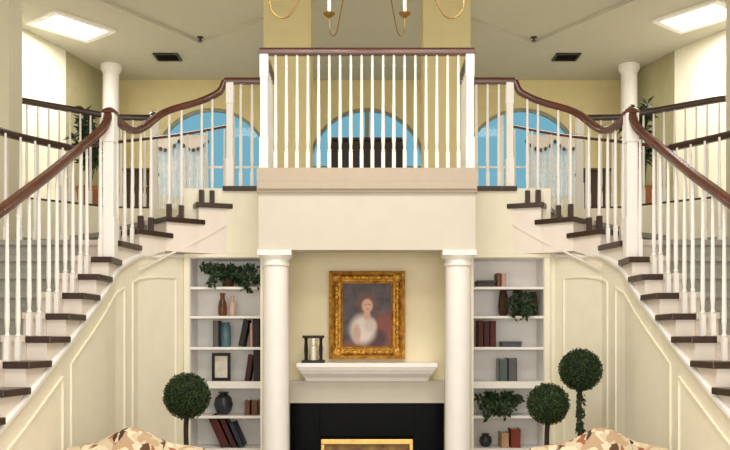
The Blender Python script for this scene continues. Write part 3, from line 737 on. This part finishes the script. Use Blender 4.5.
def shelf_plant(name_label, px0, px1, ytop, ylow, zs, potpx, m, n=220, y=7.60, pot='wicker', poth=.08, trail=None):
    x = X(potpx, y); r = empty('potted_plant', (x, y, zs), name_label, 'plant')
    MB().lathe((x, y, zs), [(.045, 0), (.06, poth*.9), (.064, poth), (.05, poth), (.048, poth-.01), (.004, poth-.01)], 18).build('pot', M[pot], r, smooth=True)
    lf = MB(); st = MB(); xa, xb = X(px0, 7.5), X(px1, 7.5); za, zb = Z(ylow, 7.5), Z(ytop, 7.5)
    ns = 12
    for i in range(ns):
        tx = xa+(xb-xa)*(i+.5)/ns; tz = random.uniform(za, zb); ty = random.uniform(7.5, 7.58) if tz > zs+.03 else random.uniform(7.41, 7.45)
        base = Vector((x, y, zs+poth-.01)); tip = Vector((tx, ty, tz)); mid = base.lerp(tip, .5)+Vector((0, -.01, .05)) if tz > zs+.03 else Vector((x+(tx-x)*.8, 7.44, zs+poth+.02))
        pts = spline([base, mid, tip], 5); st.tube(pts, .003, 5)
        for q in pts[2:]:
            for _ in range(n//70): lf.leaf(q+Vector((random.uniform(-.02, .02), random.uniform(-.02, .02), random.uniform(-.02, .02))), (random.uniform(-.7, .7), random.uniform(-1, -.1), random.uniform(-.2, 1)), random.uniform(.03, .06), .028)
    st.build('stem', M['bark'], r); lf.build('foliage', M[m], r)
    return r
PROF_BOTTLE = [(.7, 0), (.95, .1), (1, .35), (.85, .6), (.5, .78), (.55, 1)]
PROF_JAR = [(.75, 0), (.95, .06), (1, .5), (.95, .85), (.7, .93), (.75, 1)]
PROF_BALL = [(.45, 0), (.8, .15), (1, .45), (.85, .75), (.45, .92), (.5, 1)]
# --- left case
shelf_plant('bushy trailing green plant on the top shelf of the left bookcase', 200, 261, 264, 292, SH[0], 228, 'leafdark', 700)
vase(218, 227, SH[1], .205, 'brownvase', 'brown glazed bottle vase below the trailing plant in the left bookcase', PROF_BOTTLE)
vase(229, 236, SH[1], .18, 'pink', 'slender pink vase beside the brown bottle vase in the left bookcase', PROF_BOTTLE)
book(213, 218.5, SH[2], .235, 'bkgrey', 'thin grey book standing beside the blue jar in the left bookcase')
vase(220.5, 231, SH[2], .215, 'teal', 'blue-grey lidded jar on the third shelf of the left bookcase', PROF_JAR, 'jar')
book(238, 243.5, SH[2], .245, 'bkblack', 'black book leaning on the third shelf of the left bookcase', lean=.2)
book(249.5, 252.5, SH[2], .21, 'bkpink', 'thin pink book between two black books in the left bookcase')
book(253, 259, SH[2], .25, 'bkblack', 'upright black book at the right end of the third shelf, left bookcase')
fx0, fx1 = X(212, 7.6), X(230.5, 7.6)
pf = empty('picture_frame', ((fx0+fx1)/2, 7.6, SH[3]), 'small dark framed picture standing on the thick shelf of the left bookcase', 'picture frame')
f = MB(); fh = .25; f.box(fx0, fx0+.026, 7.59, 7.61, SH[3], SH[3]+fh); f.box(fx1-.026, fx1, 7.59, 7.61, SH[3], SH[3]+fh); f.box(fx0+.026, fx1-.026, 7.59, 7.61, SH[3], SH[3]+.028); f.box(fx0+.026, fx1-.026, 7.59, 7.61, SH[3]+fh-.028, SH[3]+fh)
f.build('frame', M['iron'], pf); MB().box(fx0+.026, fx1-.026, 7.597, 7.603, SH[3]+.028, SH[3]+fh-.028).build('picture', M['photo'], pf)
MB().obox(((fx0+fx1)/2, 7.645, SH[3]+.09), Vector((1, 0, 0)), Vector((0, .9, .43)), Vector((0, -.4, .91)), .02, .003, .096).build('easel_back', M['iron'], pf)
book(244.5, 249.5, SH[3], .235, 'bkmaroon', 'maroon book leaning right on the thick shelf of the left bookcase', lean=.14)
book(253.5, 259.5, SH[3], .275, 'bkblack', 'tall dark book at the right end of the thick shelf, left bookcase')
vase(214, 233, SH[4], .20, 'slate', 'round dark slate vase low in the left bookcase', PROF_BALL)
book(244.5, 249.5, SH[4], .13, 'bkbrown', 'short brown book on the left of two low in the left bookcase')
book(251.5, 257, SH[4], .13, 'bkbrown', 'short brown book on the right of two low in the left bookcase')
book(221.5, 230, SH[5], .30, 'bkred', 'dark red book slanting left on the bottom visible shelf of the left bookcase', lean=-.42, d=.2)
book(231.5, 237.5, SH[5], .28, 'bkmaroon', 'maroon book slanting left beside the dark red one in the left bookcase', lean=-.42, d=.2)
book(239, 244.5, SH[5], .23, 'bknavy', 'navy book slanting left on the bottom visible shelf of the left bookcase', lean=-.42, d=.2)
# --- right case
def flat_box(px0, px1, zs, h, m, label, y0=7.53, d=.18):
    x0, x1 = X(px0, y0), X(px1, y0); r = empty('storage_box', ((x0+x1)/2, y0+d/2, zs), label, 'box')
    MB().box(x0+.003, x1-.003, y0+.003, y0+d-.003, zs, zs+h*.68).build('body', M[m], r, bevel=.002)
    MB().box(x0, x1, y0, y0+d, zs+h*.68, zs+h).build('lid', M[m], r, bevel=.003); return r
flat_box(477, 496, SH[0], .06, 'dark', 'long low dark box on the top shelf of the right bookcase')
book(497, 500.6, SH[0], .125, 'bkbrown', 'small brown book beside the low dark box on the right top shelf')
book(501.2, 506, SH[0], .12, 'bkpink', 'small pink book on the top shelf of the right bookcase')
vase(498, 508.5, SH[1], .235, 'wicker', 'dark brown wicker vase left of the trailing plant in the right bookcase', PROF_BALL[:1]+[(.9, .1), (1, .4), (.8, .8), (.6, 1)])
vase(528, 538, SH[1], .215, 'wicker', 'dark brown wicker vase right of the trailing plant in the right bookcase', PROF_BALL[:1]+[(.9, .1), (1, .4), (.8, .8), (.6, 1)])
shelf_plant('trailing green plant between two brown vases in the right bookcase', 508, 536, 290, 324, SH[1], 518.5, 'leafdark', 420, poth=.1)
for i, (a, b_, m, tx) in enumerate(((478, 483.6, 'bkred', 'dark red book at the left end'), (484.2, 489.6, 'bkmaroon', 'maroon book in the middle'), (490.2, 496, 'bkred', 'dark red book at the right end'))):
    book(a, b_, SH[2], (.235, .228, .232)[i], m, tx+' of the trio in the right bookcase', group='red books in the right bookcase')
flat_box(502, 522, SH[2], .05, 'slate', 'flat dark box beside the red books in the right bookcase')
book(499, 507.6, SH[3], .20, 'greenjar', 'dark green book standing on the thick shelf of the right bookcase')
book(508.2, 517, SH[3], .205, 'bkgrey', 'grey book beside the green one on the thick shelf, right bookcase')
shelf_plant('spreading dark green plant on the lower shelf of the right bookcase', 476, 523, 393, 422, SH[4], 499, 'leafdark', 420)
vase(479, 492, SH[5], .115, 'slate', 'small round dark vase at the bottom left of the right bookcase', PROF_BALL)
book(501, 509, SH[5], .13, 'bktan', 'short tan book beside the rust book at the bottom right bookcase')
book(511, 520.5, SH[5], .165, 'bkrust', 'rust red book at the bottom of the right bookcase')

# ================================================================== TOPIARIES
def topiary(x, y, zc, r, label, ivy=False):
    t = empty('topiary', (x, y, 0), label, 'topiary')
    MB().lathe((x, y, 0), [(.10, 0), (.145, .26), (.155, .27), (.155, .31), (.135, .31), (.13, .28), (.01, .28)], 24).build('pot', M['terracotta'], t, smooth=True)
    st = MB(); st.tube(spline([(x, y, .27), (x+.012, y, zc*.45), (x-.008, y+.004, zc*.75), (x, y, zc-r*.6)], 6), .019, 8)
    st.build('stem', M['bark'], t, smooth=True)
    b = MB(); b.m = 1; b.ball((x, y, zc), r*.93, 24); b.m = 0
    n = 2600
    for i in range(n):
        zz = 1-2*(i+.5)/n; ph = i*2.399963; rr = math.sqrt(1-zz*zz)
        d = Vector((rr*math.cos(ph), rr*math.sin(ph), zz)); q = Vector((x, y, zc))+d*r*random.uniform(.93, 1.0)
        b.leaf(q, d+Vector((random.uniform(-.8, .8), random.uniform(-.8, .8), random.uniform(-.8, .8))), random.uniform(.016, .026), .012)
    b.build('foliage', [M['leaf'], M['core']], t)
    if ivy:
        v = MB()
        for i in range(420):
            zz = random.uniform(.35, zc-r*.95); a = random.uniform(0, 2*PI)
            v.leaf((x+.022*math.cos(a), y+.022*math.sin(a), zz), (math.cos(a), math.sin(a), .4), random.uniform(.025, .045), .022)
        v.build('ivy', M['leafdark'], t)
topiary(X(187, 6.5), 6.5, Z(396, 6.5), 23*6.5/F, 'round topiary ball standing alone before the left bookcase')
topiary(X(548, 6.3), 6.3, Z(404, 6.3), 20.5*6.3/F, 'shorter topiary ball before the right bookcase, left of the taller one')
topiary(X(580.5, 6.65), 6.65, Z(370, 6.65), 21*6.65/F, 'taller topiary ball with ivy-wrapped stem against the right stair wall', True)

# ================================================================== FLORAL ARMCHAIRS
def armchair(s):
    sd = SIDE[s]
    cx = s*1.47; yb = 5.42
    r = empty('armchair', (cx, 5.1, 0), 'floral upholstered high-backed armchair at the bottom edge, %s side' % sd, 'armchair', 'floral armchairs')
    b = MB(); n = 24; hw_ = .43
    rows = []
    for i in range(n+1):
        u = -1+2*i/n; x = cx+s*u*hw_
        top = 1.01+.115*math.exp(-((u-.05)/.42)**2)-.05*max(0, abs(u)-.75)*4*.25*4*.3
        sec = [(5.28, .40), (5.30, .7), (5.33, top-.05), (5.36, top-.012), (5.40, top), (5.45, top-.012), (5.48, top-.05), (5.46, .40)]
        rows.append([(x, y, z) for y, z in sec])
    vs = [p for row in rows for p in row]; m_ = 8
    fs = [(i*m_+j, i*m_+(j+1) % m_, (i+1)*m_+(j+1) % m_, (i+1)*m_+j) for i in range(n) for j in range(m_)]
    fs += [tuple(range(m_)), tuple(range(n*m_, (n+1)*m_))[::-1]]
    b.add(vs, fs); b.build('backrest', M['floral'], r, smooth=True)
    MB().box(cx-.42, cx+.42, 4.72, 5.45, .14, .40).build('base', M['floral'], r, bevel=.02)
    MB().box(cx-.30, cx+.30, 4.68, 5.27, .40, .54).build('seat_cushion', M['floral'], r, bevel=.035)
    for k in (-1, 1):
        a = MB(); a.box(cx+k*.30, cx+k*.43, 4.74, 5.29, .40, .60)
        a.sweep([(cx+k*.375, 4.72, .61), (cx+k*.375, 5.30, .63)], [(.075*math.cos(2*PI*i/14), .075*math.sin(2*PI*i/14)) for i in range(14)])
        a.build('armrest', M['floral'], r, smooth=True)
        for y in (4.78, 5.40): MB().lathe((cx+k*.37, y, 0), [(.018, 0), (.028, .05), (.03, .142)], 10).build('leg', M['wood'], r, smooth=True)
for s in (-1, 1): armchair(s)
